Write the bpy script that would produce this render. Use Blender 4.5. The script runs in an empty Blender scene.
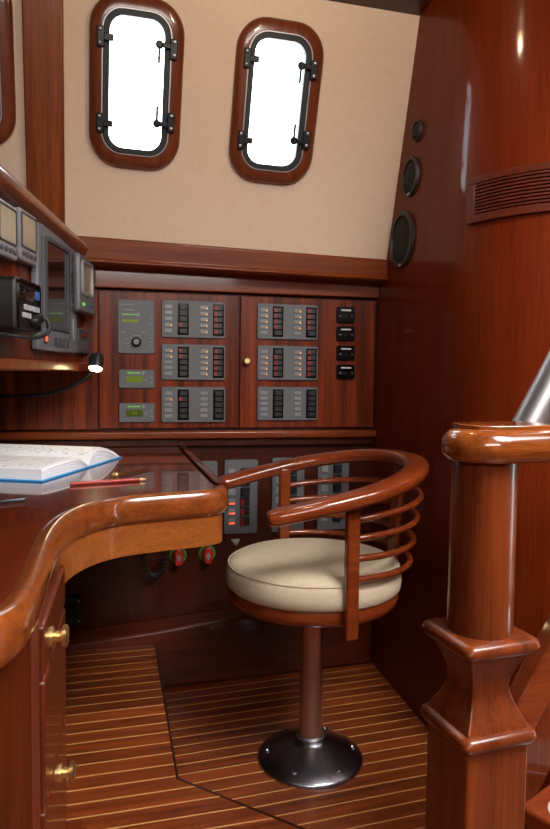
import bpy, bmesh, random
from math import *
from mathutils import Vector, Matrix
random.seed(7)
SC = bpy.context.scene
COL = SC.collection

# ------------------------------------------------------------------ camera
F = 665.0; YAW = radians(12.4); PIT = radians(3.5); ROL = radians(.7); EYE = Vector((0, 0, .92))
FW = Vector((sin(YAW)*cos(PIT), cos(YAW)*cos(PIT), -sin(PIT)))
R0 = Vector((cos(YAW), -sin(YAW), 0)); U0 = R0.cross(FW)
RT = R0*cos(ROL) + U0*sin(ROL); UP = U0*cos(ROL) - R0*sin(ROL)
cam_d = bpy.data.cameras.new('camera'); cam = bpy.data.objects.new('camera', cam_d); COL.objects.link(cam)
M = Matrix((RT, UP, -FW)).transposed().to_4x4(); M.translation = EYE
cam.matrix_world = M
cam_d.sensor_fit = 'VERTICAL'; cam_d.sensor_height = 36.0; cam_d.lens = F/829*36
cam_d.clip_start = .02
SC.camera = cam

# ------------------------------------------------------------------ world and light
SC.view_settings.view_transform = 'Standard'; SC.view_settings.look = 'None'
SC.view_settings.gamma = 1.0; SC.view_settings.use_curve_mapping = False
SC.view_settings.exposure = 1.0
W = bpy.data.worlds.new('sky'); SC.world = W; W.use_nodes = True
bgn = W.node_tree.nodes['Background']
bgn.inputs[0].default_value = (.93, .97, 1.0, 1); bgn.inputs[1].default_value = 6.0

def area(name, loc, target, sx, sy, power, col=(1, 1, 1)):
    d = bpy.data.lights.new(name, 'AREA'); d.shape = 'RECTANGLE'; d.size = sx; d.size_y = sy
    d.energy = power; d.color = col
    o = bpy.data.objects.new(name, d); COL.objects.link(o); o.location = loc
    o.rotation_euler = (Vector(target)-Vector(loc)).to_track_quat('-Z', 'Y').to_euler()
    return o
area('companionway_daylight', (1.02, .08, 2.25), (.40, .85, .6), .85, .75, 34, (1.0, .96, .90))
area('rear_fill', (.10, -.95, 1.72), (.2, 1.85, 1.80), 1.3, .26, 12, (1.0, .94, .86))  # added soft fill behind the camera to brighten the hull side, no real window

# ------------------------------------------------------------------ helpers
def ray(x, y): return FW + RT*((x-275)/F) - UP*((y-414.5)/F)
def on_y(x, y, Y): d = ray(x, y); return EYE + d*(Y/d.y)
def on_z(x, y, z): d = ray(x, y); return EYE + d*((z-EYE.z)/d.z)
def on_plane(x, y, p, n): d = ray(x, y); return EYE + d*((Vector(p)-EYE).dot(n)/d.dot(n))

def lin(c):
    return tuple((v/255/12.92 if v/255 <= .04045 else ((v/255+.055)/1.055)**2.4) for v in c) + (1,)

def newmat(name):
    m = bpy.data.materials.new(name); m.use_nodes = True
    nt = m.node_tree; return m, nt, nt.nodes['Principled BSDF']

def plain(name, c, rough=.5, metal=0, coat=0, var=.06, scale=40, emit=0, bump=0):
    m, nt, b = newmat(name)
    c = lin(c)
    n = nt.nodes.new('ShaderNodeTexNoise'); n.inputs['Scale'].default_value = scale; n.inputs['Detail'].default_value = 4
    tc = nt.nodes.new('ShaderNodeTexCoord'); nt.links.new(tc.outputs['Object'], n.inputs['Vector'])
    r = nt.nodes.new('ShaderNodeValToRGB')
    r.color_ramp.elements[0].position = .3; r.color_ramp.elements[1].position = .7
    r.color_ramp.elements[0].color = tuple(v*(1-var) for v in c[:3])+(1,)
    r.color_ramp.elements[1].color = tuple(min(1, v*(1+var)) for v in c[:3])+(1,)
    nt.links.new(n.outputs['Fac'], r.inputs['Fac']); nt.links.new(r.outputs['Color'], b.inputs['Base Color'])
    b.inputs['Roughness'].default_value = rough; b.inputs['Metallic'].default_value = metal
    b.inputs['Coat Weight'].default_value = coat; b.inputs['Coat Roughness'].default_value = .06
    if emit:
        nt.links.new(r.outputs['Color'], b.inputs['Emission Color']); b.inputs['Emission Strength'].default_value = emit
    if bump:
        bp = nt.nodes.new('ShaderNodeBump'); bp.inputs['Strength'].default_value = bump; bp.inputs['Distance'].default_value = .002
        nt.links.new(n.outputs['Fac'], bp.inputs['Height']); nt.links.new(bp.outputs['Normal'], b.inputs['Normal'])
    return m

def wood(name, dark, light, axis='Z', freq=26, stretch=.05, rough=.32, coat=.7, coat_rough=.06, lo=.34, hi=.66, fine=.35, spec=.2, depth=.72):
    """varnished mahogany: stretched grain along one axis with fine pores"""
    m, nt, b = newmat(name)
    tc = nt.nodes.new('ShaderNodeTexCoord')
    def grain(f, st, det):
        mp = nt.nodes.new('ShaderNodeMapping'); s = [f]*3; s['XYZ'.index(axis)] = f*st
        mp.inputs['Scale'].default_value = s
        nt.links.new(tc.outputs['Object'], mp.inputs['Vector'])
        n = nt.nodes.new('ShaderNodeTexNoise'); n.inputs['Scale'].default_value = 1; n.inputs['Detail'].default_value = det
        n.inputs['Roughness'].default_value = .6; n.inputs['Distortion'].default_value = .25
        nt.links.new(mp.outputs['Vector'], n.inputs['Vector']); return n
    g1 = grain(freq, stretch, 4); g2 = grain(freq*9, .035, 2)
    mx = nt.nodes.new('ShaderNodeMix'); mx.data_type = 'FLOAT'; mx.inputs[0].default_value = fine
    nt.links.new(g1.outputs['Fac'], mx.inputs[2]); nt.links.new(g2.outputs['Fac'], mx.inputs[3])
    r = nt.nodes.new('ShaderNodeValToRGB')
    tone = lambda c: (lin(c)[0]*depth, lin(c)[1]*depth*1.04, lin(c)[2]*depth*.88, 1)
    r.color_ramp.elements[0].position = lo; r.color_ramp.elements[0].color = tone(dark)
    r.color_ramp.elements[1].position = hi; r.color_ramp.elements[1].color = tone(light)
    nt.links.new(mx.outputs[0], r.inputs['Fac']); nt.links.new(r.outputs['Color'], b.inputs['Base Color'])
    b.inputs['Roughness'].default_value = rough; b.inputs['Specular IOR Level'].default_value = spec
    b.inputs['Coat Weight'].default_value = coat; b.inputs['Coat Roughness'].default_value = coat_rough
    return m

def strip_floor(name, angle, spacing, width, offset):
    """mahogany boards with thin pale holly strips"""
    m, nt, b = newmat(name)
    tc = nt.nodes.new('ShaderNodeTexCoord')
    mp = nt.nodes.new('ShaderNodeMapping'); mp.inputs['Rotation'].default_value = (0, 0, -angle)
    nt.links.new(tc.outputs['Object'], mp.inputs['Vector'])
    sp = nt.nodes.new('ShaderNodeSeparateXYZ'); nt.links.new(mp.outputs['Vector'], sp.inputs[0])
    def math_(op, a, bv):
        n = nt.nodes.new('ShaderNodeMath'); n.operation = op
        for i, v in enumerate((a, bv)):
            if v is None: continue
            if isinstance(v, (int, float)): n.inputs[i].default_value = v
            else: nt.links.new(v, n.inputs[i])
        return n.outputs[0]
    t = math_('DIVIDE', math_('ADD', sp.outputs[1], offset), spacing)
    fr = math_('FRACT', t, None); fl = math_('FLOOR', t, None)
    line = math_('LESS_THAN', fr, width/spacing)
    mp2 = nt.nodes.new('ShaderNodeMapping'); mp2.inputs['Scale'].default_value = (5, 70, 1)
    nt.links.new(mp.outputs['Vector'], mp2.inputs['Vector'])
    n = nt.nodes.new('ShaderNodeTexNoise'); n.inputs['Scale'].default_value = 1; n.inputs['Detail'].default_value = 5
    nt.links.new(mp2.outputs['Vector'], n.inputs['Vector'])
    wn = nt.nodes.new('ShaderNodeTexWhiteNoise'); wn.noise_dimensions = '1D'; nt.links.new(fl, wn.inputs['W'])
    f = math_('ADD', math_('MULTIPLY', n.outputs['Fac'], .75), math_('MULTIPLY', wn.outputs['Value'], .22))
    r = nt.nodes.new('ShaderNodeValToRGB')
    r.color_ramp.elements[0].position = .3; r.color_ramp.elements[0].color = lin((92, 38, 13))
    r.color_ramp.elements[1].position = .7; r.color_ramp.elements[1].color = lin((150, 70, 26))
    nt.links.new(f, r.inputs['Fac'])
    mx = nt.nodes.new('ShaderNodeMix'); mx.data_type = 'RGBA'
    nt.links.new(line, mx.inputs[0]); nt.links.new(r.outputs['Color'], mx.inputs[6]); mx.inputs[7].default_value = lin((206, 150, 94))
    nt.links.new(mx.outputs[2], b.inputs['Base Color'])
    b.inputs['Roughness'].default_value = .42; b.inputs['Coat Weight'].default_value = .25; b.inputs['Coat Roughness'].default_value = .2
    return m

class MB:
    def __init__(self): self.bm = bmesh.new()
    def face(self, pts):
        return self.bm.faces.new([self.bm.verts.new(p) for p in pts])
    def loops(self, rings, closed=True, cap0=True, cap1=True):
        vs = [[self.bm.verts.new(p) for p in r] for r in rings]
        n = len(vs[0])
        for a, b in zip(vs[:-1], vs[1:]):
            for i in range(n if closed else n-1):
                j = (i+1) % n
                try: self.bm.faces.new((a[i], a[j], b[j], b[i]))
                except ValueError: pass
        if cap0: self.bm.faces.new(list(reversed(vs[0])))
        if cap1: self.bm.faces.new(vs[-1])
        return self
    def box(self, c, s, m=None):
        x, y, z = [v/2 for v in s]
        P = [Vector((i*x, j*y, k*z)) for k in (-1, 1) for i, j in ((-1, -1), (1, -1), (1, 1), (-1, 1))]
        if m is not None: P = [m @ p for p in P]
        P = [p+Vector(c) for p in P]
        return self.loops([P[:4], P[4:]])
    def prism(self, poly, z0, z1):
        f = (lambda z: z if callable(z) else (lambda x, y: z))
        a, b = f(z0), f(z1)
        return self.loops([[(x, y, a(x, y)) for x, y in poly], [(x, y, b(x, y)) for x, y in poly]])
    def plate(self, loop, y0, y1):           # outline in local x-z, from depth y0 to y1
        return self.loops([[(x, y0, z) for x, z in loop], [(x, y1, z) for x, z in loop]])
    def ring(self, outer, inner, y0, y1, r=0):
        o0 = [(x, y0, z) for x, z in outer]; i0 = [(x, y0, z) for x, z in inner]
        o1 = [(x, y1, z) for x, z in outer]; i1 = [(x, y1, z) for x, z in inner]
        return self.loops([o0, o1, i1, i0, o0], cap0=False, cap1=False)
    def lathe(self, prof, c=(0, 0, 0), n=32, m=None, cap0=True, cap1=True):
        rings = []
        for r, z in prof:
            ring = [Vector((r*cos(2*pi*i/n), r*sin(2*pi*i/n), z)) for i in range(n)]
            if m is not None: ring = [m @ p for p in ring]
            rings.append([p+Vector(c) for p in ring])
        return self.loops(rings, cap0=cap0, cap1=cap1)
    def sweep(self, pts, sec, up=(0, 0, 1), closed=False, scale=None):
        pts = [Vector(p) for p in pts]; n = len(pts); up = Vector(up); rings = []
        for i, p in enumerate(pts):
            a = pts[(i-1) % n] if closed else pts[max(0, i-1)]
            b = pts[(i+1) % n] if closed else pts[min(n-1, i+1)]
            t = (b-a).normalized(); s = t.cross(up)
            if s.length < 1e-4: s = t.cross(Vector((1, 0, 0)))
            s.normalize(); u = s.cross(t)
            k = scale[i] if scale else 1
            rings.append([p+s*x*k+u*y*k for x, y in sec])
        if closed: rings.append(rings[0])
        return self.loops(rings, cap0=not closed, cap1=not closed)
    def tube(self, pts, r, n=10, up=(0, 0, 1), closed=False):
        return self.sweep(pts, [(r*cos(2*pi*i/n), r*sin(2*pi*i/n)) for i in range(n)], up, closed)

def rr(w, h, r, n=6, cx=0, cz=0):
    out = []
    for sx, sz, a0 in ((1, 1, 0), (-1, 1, 90), (-1, -1, 180), (1, -1, 270)):
        for i in range(n+1):
            a = radians(a0+90*i/n)
            out.append((cx+sx*(w/2-r)+r*cos(a), cz+sz*(h/2-r)+r*sin(a)))
    return out
def ell(w, h, n=14): return [(w/2*cos(2*pi*i/n), h/2*sin(2*pi*i/n)) for i in range(n)]
def catmull(P, k=8):
    P = [Vector(p) for p in P]; out = []
    for i in range(len(P)-1):
        a, b, c, d = P[max(0, i-1)], P[i], P[i+1], P[min(len(P)-1, i+2)]
        for j in range(k):
            t = j/k
            out.append(.5*((2*b)+(c-a)*t+(2*a-5*b+4*c-d)*t*t+(3*b-a-3*c+d)*t**3))
    return out+[P[-1]]

def obj(name, mb, mat, parent=None, bevel=0, seg=2, smooth=40, world=False, label=None):
    """one linked mesh; world=True: the builder's coordinates are world ones, shift them into the parent's frame"""
    bm = mb.bm
    bmesh.ops.remove_doubles(bm, verts=bm.verts, dist=1e-6)
    bmesh.ops.recalc_face_normals(bm, faces=bm.faces)
    if world and parent is not None:
        root = parent
        while root.parent: root = root.parent
        bmesh.ops.transform(bm, matrix=root.matrix_basis.inverted(), verts=bm.verts)
    me = bpy.data.meshes.new(name); bm.to_mesh(me); bm.free()
    for p in me.polygons: p.use_smooth = True
    me.set_sharp_from_angle(angle=radians(smooth))
    me.materials.append(mat)
    o = bpy.data.objects.new(name, me); COL.objects.link(o)
    if parent is not None: o.parent = parent
    if bevel:
        b = o.modifiers.new('bevel', 'BEVEL'); b.width = bevel; b.segments = seg; b.limit_method = 'ANGLE'; b.angle_limit = radians(35)
    if label: o['label'] = label
    return o

def tag(o, label, cat, group=None):
    o['label'] = label; o['category'] = cat
    if group: o['group'] = group
    return o
def thing(name, label, cat, loc=(0, 0, 0), rotz=0, group=None, mat=None):
    o = bpy.data.objects.new(name, None); COL.objects.link(o); o.empty_display_size = .05
    if mat is not None: o.matrix_basis = mat
    else:
        o.location = loc; o.rotation_euler = (0, 0, rotz)
        o.matrix_basis = Matrix.Translation(Vector(loc)) @ Matrix.Rotation(rotz, 4, 'Z')
    return tag(o, label, cat, group)
def struct(o): o['kind'] = 'structure'; return o
def copy_part(o, parent):
    c = o.copy(); COL.objects.link(c); c.parent = parent; return c

# ------------------------------------------------------------------ materials
M_bulk = wood('bulkhead_mahogany', (92, 28, 9), (138, 50, 18), 'Z', 30, .03, .45, .24, .10, .25, .75, .6, .06)
M_trimx = wood('trim_mahogany_long', (106, 40, 13), (154, 70, 27), 'X', 40, .05, .4, .28, .1)
M_post = wood('post_mahogany', (108, 46, 17), (160, 82, 36), 'Z', 34, .03, .4, .2, .2, depth=.95)
M_door = wood('ribbon_mahogany', (76, 22, 8), (150, 60, 24), 'Z', 44, .03, .35, .3, .1, .38, .62, .25)
M_kick = wood('kick_mahogany', (78, 27, 10), (112, 44, 18), 'X', 40, .05, .4, .28, .1)
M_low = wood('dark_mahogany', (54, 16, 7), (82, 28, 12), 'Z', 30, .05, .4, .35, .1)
M_desk = wood('desk_top_mahogany', (84, 26, 10), (118, 42, 17), 'Y', 34, .06, .25, .9, .05)
M_rim = wood('rim_mahogany', (82, 34, 14), (162, 82, 36), 'X', 60, .14, .3, .9, .05, .32, .68, .45)
M_rim_u = wood('apron_mahogany', (124, 60, 24), (176, 98, 46), 'X', 46, .1, .38, .3, .15, .3, .7, .5)
M_chair = wood('chair_mahogany', (102, 38, 15), (146, 62, 26), 'X', 50, .1, .28, .8, .06)
M_newel = wood('newel_mahogany', (74, 27, 11), (128, 56, 24), 'Z', 34, .10, .35, .4, .14)
M_cab = wood('cabinet_mahogany', (74, 24, 10), (112, 44, 19), 'Z', 40, .05, .35, .5, .07)
M_railc = wood('console_rail_mahogany', (110, 52, 30), (150, 80, 50), 'Y', 40, .05, .3, .6, .1)
M_rail = wood('handrail_mahogany', (92, 38, 14), (160, 82, 34), 'X', 60, .12, .26, .9, .05)
M_frame = wood('port_frame_mahogany', (104, 46, 25), (142, 70, 42), 'Z', 50, .1, .35, .6, .12)
M_step = wood('step_mahogany', (100, 36, 16), (140, 60, 30), 'X', 40, .08, .3, .8)
M_ceil = wood('deckhead_mahogany', (70, 22, 10), (104, 40, 18), 'X', 30, .05, .4, .4)
M_vinyl = plain('cream_headliner', (224, 198, 174), .75, var=.03, scale=60, bump=.05)
M_well = strip_floor('holly_strip_floor_well', radians(5.0), .0394, .0034, .034)
M_plat = strip_floor('holly_strip_floor_platform', radians(2.6), .0409, .0034, .0184)
M_edge = plain('dark_wood_edge', (48, 16, 8), .3, coat=.5)
M_black = plain('black_plastic', (15, 15, 17), .45)
M_blackgloss = plain('black_gloss', (10, 10, 12), .15)
M_grey = plain('grey_panel', (90, 90, 94), .5, var=.03)
M_greyd = plain('grey_panel_dark', (72, 72, 76), .5, var=.03)
M_inst = plain('instrument_grey', (106, 108, 116), .45, var=.03)
M_instl = plain('instrument_silver', (158, 160, 166), .35, .4, var=.03)
M_label = plain('label_window_grey', (128, 127, 127), .3)
M_red = plain('breaker_red', (120, 20, 16), .45)
M_amber = plain('amber_indicator', (255, 170, 70), .4, emit=.7)
M_redled = plain('red_indicator', (255, 70, 30), .4, emit=1.4)
M_green = plain('green_indicator', (120, 220, 60), .4, emit=.25)
M_lcd = plain('green_lcd', (104, 120, 36), .2, emit=.07)
M_lcdd = plain('olive_lcd', (70, 84, 22), .2, emit=.03)
M_tan = plain('tan_lcd', (162, 150, 130), .12)
M_screen = plain('dark_screen', (38, 30, 30), .06, coat=1)
M_steel = plain('satin_steel', (158, 154, 156), .42, 1, var=.03)
M_chrome = plain('polished_steel', (160, 160, 168), .27, 1, var=.02)
M_alu = plain('reflection_tinted_aluminium', (205, 165, 146), .42, 1, var=.03)  # plain aluminium; reflected wood is painted in as a copper tint
M_brass = plain('brass', (226, 196, 134), .34, 1)
M_cush = plain('beige_ultrasuede', (188, 170, 146), .85, var=.05, scale=90, bump=.12)
M_rubber = plain('black_rubber', (26, 28, 30), .55)
M_hw = plain('black_hardware', (34, 36, 40), .35, .3)
M_paper = plain('white_paper', (236, 236, 240), .7, var=.03, scale=20)
M_blue = plain('blue_cover', (26, 146, 214), .35, coat=.3)
M_pencil = plain('red_pencil_paint', (150, 20, 16), .4, coat=.1)
M_bare = plain('bare_pencil_wood', (214, 172, 120), .6)
M_brown = plain('brown_pen_barrel', (92, 48, 26), .25, coat=.5)
M_greenp = plain('green_sticker', (66, 130, 44), .45)
M_redp = plain('red_plastic_knob', (170, 38, 34), .3, coat=.4)
M_white = plain('white_marking', (200, 200, 200), .5)
M_bluebtn = plain('blue_button', (60, 96, 170), .4)
M_keys = plain('lit_key', (170, 172, 180), .4)
M_pad = plain('grip_pad', (150, 140, 134), .6)
M_mesh = plain('speaker_cloth', (30, 28, 28), .9, scale=400, bump=.4)
M_spring = plain('speaker_surround', (38, 35, 35), .5)
M_bulb = plain('halogen_bulb', (255, 226, 170), .4, emit=8)
M_ceilbulb = plain('downlight_glass', (255, 214, 150), .4, emit=4)

def page_material():
    m, nt, b = newmat('printed_page')
    tc = nt.nodes.new('ShaderNodeTexCoord')
    n = nt.nodes.new('ShaderNodeTexNoise'); n.inputs['Scale'].default_value = 34; n.inputs['Detail'].default_value = 4
    nt.links.new(tc.outputs['Object'], n.inputs['Vector'])
    r = nt.nodes.new('ShaderNodeValToRGB'); e = r.color_ramp.elements
    e[0].position = .488; e[0].color = lin((238, 238, 242)); e[1].position = .512; e[1].color = lin((238, 238, 242))
    k = e.new(.5); k.color = lin((140, 140, 152))
    nt.links.new(n.outputs['Fac'], r.inputs['Fac']); nt.links.new(r.outputs['Color'], b.inputs['Base Color'])
    b.inputs['Roughness'].default_value = .6
    return m
M_page = page_material()

def glass_material():
    m = bpy.data.materials.new('port_glass'); m.use_nodes = True; nt = m.node_tree
    for n in list(nt.nodes): nt.nodes.remove(n)
    out = nt.nodes.new('ShaderNodeOutputMaterial'); tr = nt.nodes.new('ShaderNodeBsdfTransparent')
    gl = nt.nodes.new('ShaderNodeBsdfGlossy'); gl.inputs['Roughness'].default_value = .02
    fr = nt.nodes.new('ShaderNodeFresnel'); fr.inputs['IOR'].default_value = 1.3
    tr.inputs[0].default_value = (.95, .98, 1, 1)
    mx = nt.nodes.new('ShaderNodeMixShader')
    nt.links.new(fr.outputs[0], mx.inputs[0]); nt.links.new(tr.outputs[0], mx.inputs[1]); nt.links.new(gl.outputs[0], mx.inputs[2])
    nt.links.new(mx.outputs[0], out.inputs[0])
    return m
M_glass = glass_material()

# ------------------------------------------------------------------ floors
ZP = .138
b = MB(); b.prism([(-1.3, 1.99), (-1.3, -1.5), (2.2, -1.5), (2.2, 2.3), (.9, 2.3), (.5, 1.99)], -.05, 0)
struct(obj('floor', b, M_well))
plat = [(-1.3, 1.899), (-1.3, -1.5), (2.2, -1.5), (2.2, -.35), (1.4, .02), (.287, 1.063), (.088, 1.247), (.070, 1.899)]
b = MB(); b.prism(plat, 0.0005, ZP)
struct(obj('floor_2', b, M_plat))
b = MB()
ed = [(.070, 1.898), (.088, 1.247), (.287, 1.063), (1.4, .02)]
off = [(.0745, 1.898), (.093, 1.2490), (.2905, 1.067), (1.403, .024)]
b.prism(ed+off[::-1], .0005, ZP+.0006)
struct(obj('trim_5', b, M_edge))

# ------------------------------------------------------------------ back wall (lower part, upper part is the cabinet)
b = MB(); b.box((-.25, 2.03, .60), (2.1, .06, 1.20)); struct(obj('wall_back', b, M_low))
b = MB()   # kick with its top edge rising a little to the right
for_top = lambda x, y: .173+.10*x
b.prism([(-1.2, 1.903), (.07, 1.900), (.759, 1.951), (.759, 2.0), (-1.2, 2.0)], .0005, lambda x, y: .171+.085*x)
struct(obj('baseboard_back', b, M_kick, bevel=.014, seg=4))
# ledge moulding under the cabinet doors
b = MB()
b.box((-.17, 1.982, .736), (1.86, .036, .024)); struct(obj('trim_3', b, M_trimx, bevel=.006, seg=3))
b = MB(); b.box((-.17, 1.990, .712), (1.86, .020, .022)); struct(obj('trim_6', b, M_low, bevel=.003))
# cove strip above the doors
b = MB(); b.box((-.17, 1.984, 1.195), (1.86, .032, .072)); struct(obj('trim_2', b, M_trimx, bevel=.003))
# heavy rail that carries the headliner
sh = lambda x: -.027*x
b = MB()
def trim_sec(x):
    zt_, zb_ = 1.286-.0243*(x+.1), 1.2165-.0165*(x+.1)
    return [(x, y, z) for y, z in ((1.897, zt_), (1.894, zt_-.004), (1.898, zb_+.012), (1.893, zb_+.007), (1.894, zb_+.002), (1.900, zb_), (2.0, zb_), (2.0, zt_))]
b.loops([trim_sec(-1.2), trim_sec(.759)])
struct(obj('trim_1', b, M_trimx, bevel=.003))

# ------------------------------------------------------------------ leaning hull side with port lights
BB = Vector((.759, 1.909, 1.275))
NW = Vector((-.00825, -.9521, -.30568)).normalized()
UW = Vector((1, 0, -.027)).normalized(); VW = NW.cross(UW)*-1
if VW.z < 0: VW = -VW
VW = (VW - UW*VW.dot(UW)).normalized(); NW = UW.cross(VW)
if NW.y > 0: NW = -NW
def wall_matrix(u, v, w=0):
    m = Matrix((UW, -NW, VW)).transposed().to_4x4(); m.translation = BB + UW*u + VW*v + NW*w; return m
def uv(px, py):
    p = on_plane(px, py, BB, NW)-BB; return p.dot(UW), p.dot(VW)
def centre(*pts):
    q = [uv(*p) for p in pts]; return sum(a for a, _ in q)/len(q), sum(c for _, c in q)/len(q)
PW, PH, PR = .232, .398, .078
ports = []
u, v = centre((135, -3), (135, 167)); ul = centre((90, 75), (182, 75))[0]; ports.append((ul, v))
u, v = centre((285, 19), (270, 184)); ur = centre((319, 90), (233, 90))[0]; ports.append((ur, v))
u3 = uv(15, 75)[0]-PW/2; v3 = uv(5, 149)[1]+PH/2; ports.append((u3, v3))
def wall_with_holes(u0, u1, v0, v1, holes, t):
    bm = bmesh.new(); edges = []
    def loop(pts):
        vs = [bm.verts.new((x, 0, z)) for x, z in pts]
        for i in range(len(vs)): edges.append(bm.edges.new((vs[i], vs[(i+1) % len(vs)])))
    loop([(u0, v0), (u1, v0), (u1, v1), (u0, v1)])
    for cu, cv in holes: loop(rr(PW-.04, PH-.04, PR-.02, 6, cu, cv))
    bmesh.ops.triangle_fill(bm, edges=edges, use_beauty=True)
    ret = bmesh.ops.extrude_face_region(bm, geom=bm.faces[:])
    bmesh.ops.translate(bm, vec=(0, t, 0), verts=[e for e in ret['geom'] if isinstance(e, bmesh.types.BMVert)])
    mb = MB(); mb.bm.free(); mb.bm = bm; return mb
o = obj('wall_hull', wall_with_holes(-2.05, .0, -.012, .66, ports, .03), M_vinyl); struct(o); o.matrix_basis = wall_matrix(0, 0)
# post on the hull side
pu0, pu1 = uv(24, 60)[0], uv(64, 60)[0]
b = MB(); b.box(((pu0+pu1)/2, -.009, .31), (pu1-pu0, .018, .70))
o = obj('trim_4', b, M_post, bevel=.004); o.matrix_basis = wall_matrix(0, 0); struct(o)

iw, ih, ir = .152, .318, .042
def port(i, cu, cv):
    root = bpy.data.objects.new('window_%d' % i, None); COL.objects.link(root); root.matrix_basis = wall_matrix(cu, cv); struct(root)
    n = 8
    b = MB(); oo = rr(PW, PH, PR, n); of = rr(PW-.016, PH-.016, PR-.008, n); inn = rr(iw+.018, ih+.018, ir+.009, n); inb = rr(iw+.014, ih+.014, ir+.007, n)
    L = lambda lp, y: [(x, y, z) for x, z in lp]
    b.loops([L(oo, 0), L(oo, -.013), L(of, -.021), L(inn, -.021), L(inb, .03), L(inb, .031), L(oo, 0)], cap0=False, cap1=False)
    obj('window_frame', b, M_frame, root, smooth=50)
    b = MB(); b.ring(rr(iw+.019, ih+.019, ir+.0095, n), rr(iw+.013, ih+.013, ir+.0065, n), -.0225, -.0205); obj('bright_lip', b, M_steel, root)
    b = MB(); b.ring(rr(iw+.0135, ih+.0135, ir+.007, n), rr(iw-.017, ih-.014, ir-.006, n), -.019, .01); obj('gasket', b, M_rubber, root, bevel=.002)
    b = MB(); b.plate(rr(iw-.003, ih-.003, ir-.002, n), -.004, .001); obj('glass', b, M_glass, root)
    for s in (-1, 1):
        z = .098*s
        b = MB(); b.box((-iw/2-.012, -.025, z), (.018, .010, .046)); b.box((-iw/2+.006, -.023, z), (.026, .010, .016))
        h = obj('hinge', b, M_hw, root, bevel=.002)
        b = MB()
        for q in (-1, 1): b.lathe([(.004, 0), (.004, .003), (.002, .004)], (-iw/2-.014, -.030, z+q*.015), 8, Matrix.Rotation(radians(90), 3, 'X'))
        obj('screw', b, M_steel, h)
        if i == 3: continue
        z = .085*s+.006
        b = MB(); b.box((iw/2+.014, -.026, z), (.018, .012, .046)); b.box((iw/2-.004, -.026, z+.006*s), (.034, .010, .012))
        h = obj('latch', b, M_hw, root, bevel=.002)
        b = MB(); b.lathe([(.010, 0), (.010, .008), (.006, .012)], (iw/2-.022, -.026, z+.006*s), 14, Matrix.Rotation(radians(90), 3, 'X'))
        b.box((iw/2-.022, -.031, z+.006*s-.022*s), (.0065, .0045, .040))
        obj('latch_handle', b, M_hw, h)
        b = MB()
        for q in (-1, 1): b.lathe([(.0045, 0), (.0045, .003), (.002, .004)], (iw/2+.015, -.032, z+q*.015), 8, Matrix.Rotation(radians(90), 3, 'X'))
        obj('screw', b, M_steel, h)
for i, (cu, cv) in enumerate(ports): port(i+1, cu, cv)

# ------------------------------------------------------------------ bulkhead on the right, curving towards the camera side
XB, YB, RB = .76, 1.50, .30
bplan = [(XB, 2.1), (XB, 1.7)]
AMAX = 56
for k in range(0, AMAX+1, 2):
    a = radians(k); bplan.append((XB+RB*(1-cos(a)), YB-RB*sin(a)))
ex, ey = bplan[-1]; a = radians(AMAX)
bplan.append((ex+.9*sin(a), ey-.9*cos(a)))
outer = [(x+.02, y+.0) for x, y in bplan]
back = [(2.25, bplan[-1][1]), (2.25, 2.1)]
b = MB(); b.prism(bplan+back, 0.0, 2.0)
struct(obj('wall_right', b, M_bulk, smooth=30))
# ------------------------------------------------------------------ deckhead and the unseen rest of the cabin
zt = lambda x: 1.886-.027*(x-.5)
b = MB()
hx0, hx1, hy0, hy1 = .52, 1.50, -.38, .50            # companionway opening
for x0, x1, y0, y1 in ((-1.3, 2.25, hy1, 1.90), (-1.3, 2.25, -1.5, hy0), (-1.3, hx0, hy0, hy1), (hx1, 2.25, hy0, hy1)):
    b.loops([[(x, y, zt(x)) for x, y in ((x0, y0), (x1, y0), (x1, y1), (x0, y1))], [(x, y, zt(x)+.05) for x, y in ((x0, y0), (x1, y0), (x1, y1), (x0, y1))]])
struct(obj('ceiling', b, M_ceil))
b = MB(); b.box((-1.32, .3, 1.0), (.04, 3.7, 2.1)); struct(obj('wall_left', b, M_low))
b = MB(); b.box((.45, -1.52, 1.0), (3.6, .04, 2.1)); struct(obj('wall_rear', b, M_low))
b = MB(); b.box((2.24, -.5, 1.0), (.04, 2.1, 2.1)); struct(obj('wall_side', b, M_low))

# ------------------------------------------------------------------ electrical cabinet with two doors
YD = 1.985
p0 = on_y(98, 293, YD); p1 = on_y(240, 293, YD); p2 = on_y(376, 299, YD); zb, zu = .752, 1.155
cab = thing('electrical_cabinet', 'mahogany electrical cabinet with two flat doors under the cream hull side', 'cabinet', (.33, 1.99, zb))
b = MB(); b.box((.34, 1.997, (zb+zu)/2), (.88, .006, zu-zb)); obj('carcass', b, M_low, cab, world=True)
b = MB(); b.box(((-.60+p0.x)/2, 1.990, (zb+zu)/2), (.60+p0.x-.003, .012, zu-zb)); struct(obj('trim_7', b, M_door, bevel=.002))
for x0, x1, kn in ((p0.x, p1.x, 0), (p1.x, p2.x, 1)):
    b = MB(); b.box(((x0+x1)/2, YD+.0045, (zb+zu)/2), (x1-x0-.004, .009, zu-zb-.006))
    d = obj('door', b, M_door, cab, bevel=.002, world=True)
    if kn:
        k = on_y(246, 361, YD)
        b = MB(); b.lathe([(.010, 0), (.010, .003), (.005, .006), (.005, .010), (.011, .014), (.012, .019), (.008, .024), (.0, .025)][:-1], (k.x, YD, k.z), 18, Matrix.Rotation(radians(90), 3, 'X'))
        obj('knob', b, M_brass, d, world=True, label='small brass door knob')

def on_wall(x0, y0, x1, y1, Y):
    a = on_y(x0, (y0+y1)/2, Y); c = on_y(x1, (y0+y1)/2, Y)
    t = on_y((x0+x1)/2, y0, Y); d = on_y((x0+x1)/2, y1, Y)
    return (a.x+c.x)/2, (t.z+d.z)/2, c.x-a.x, t.z-d.z

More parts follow.
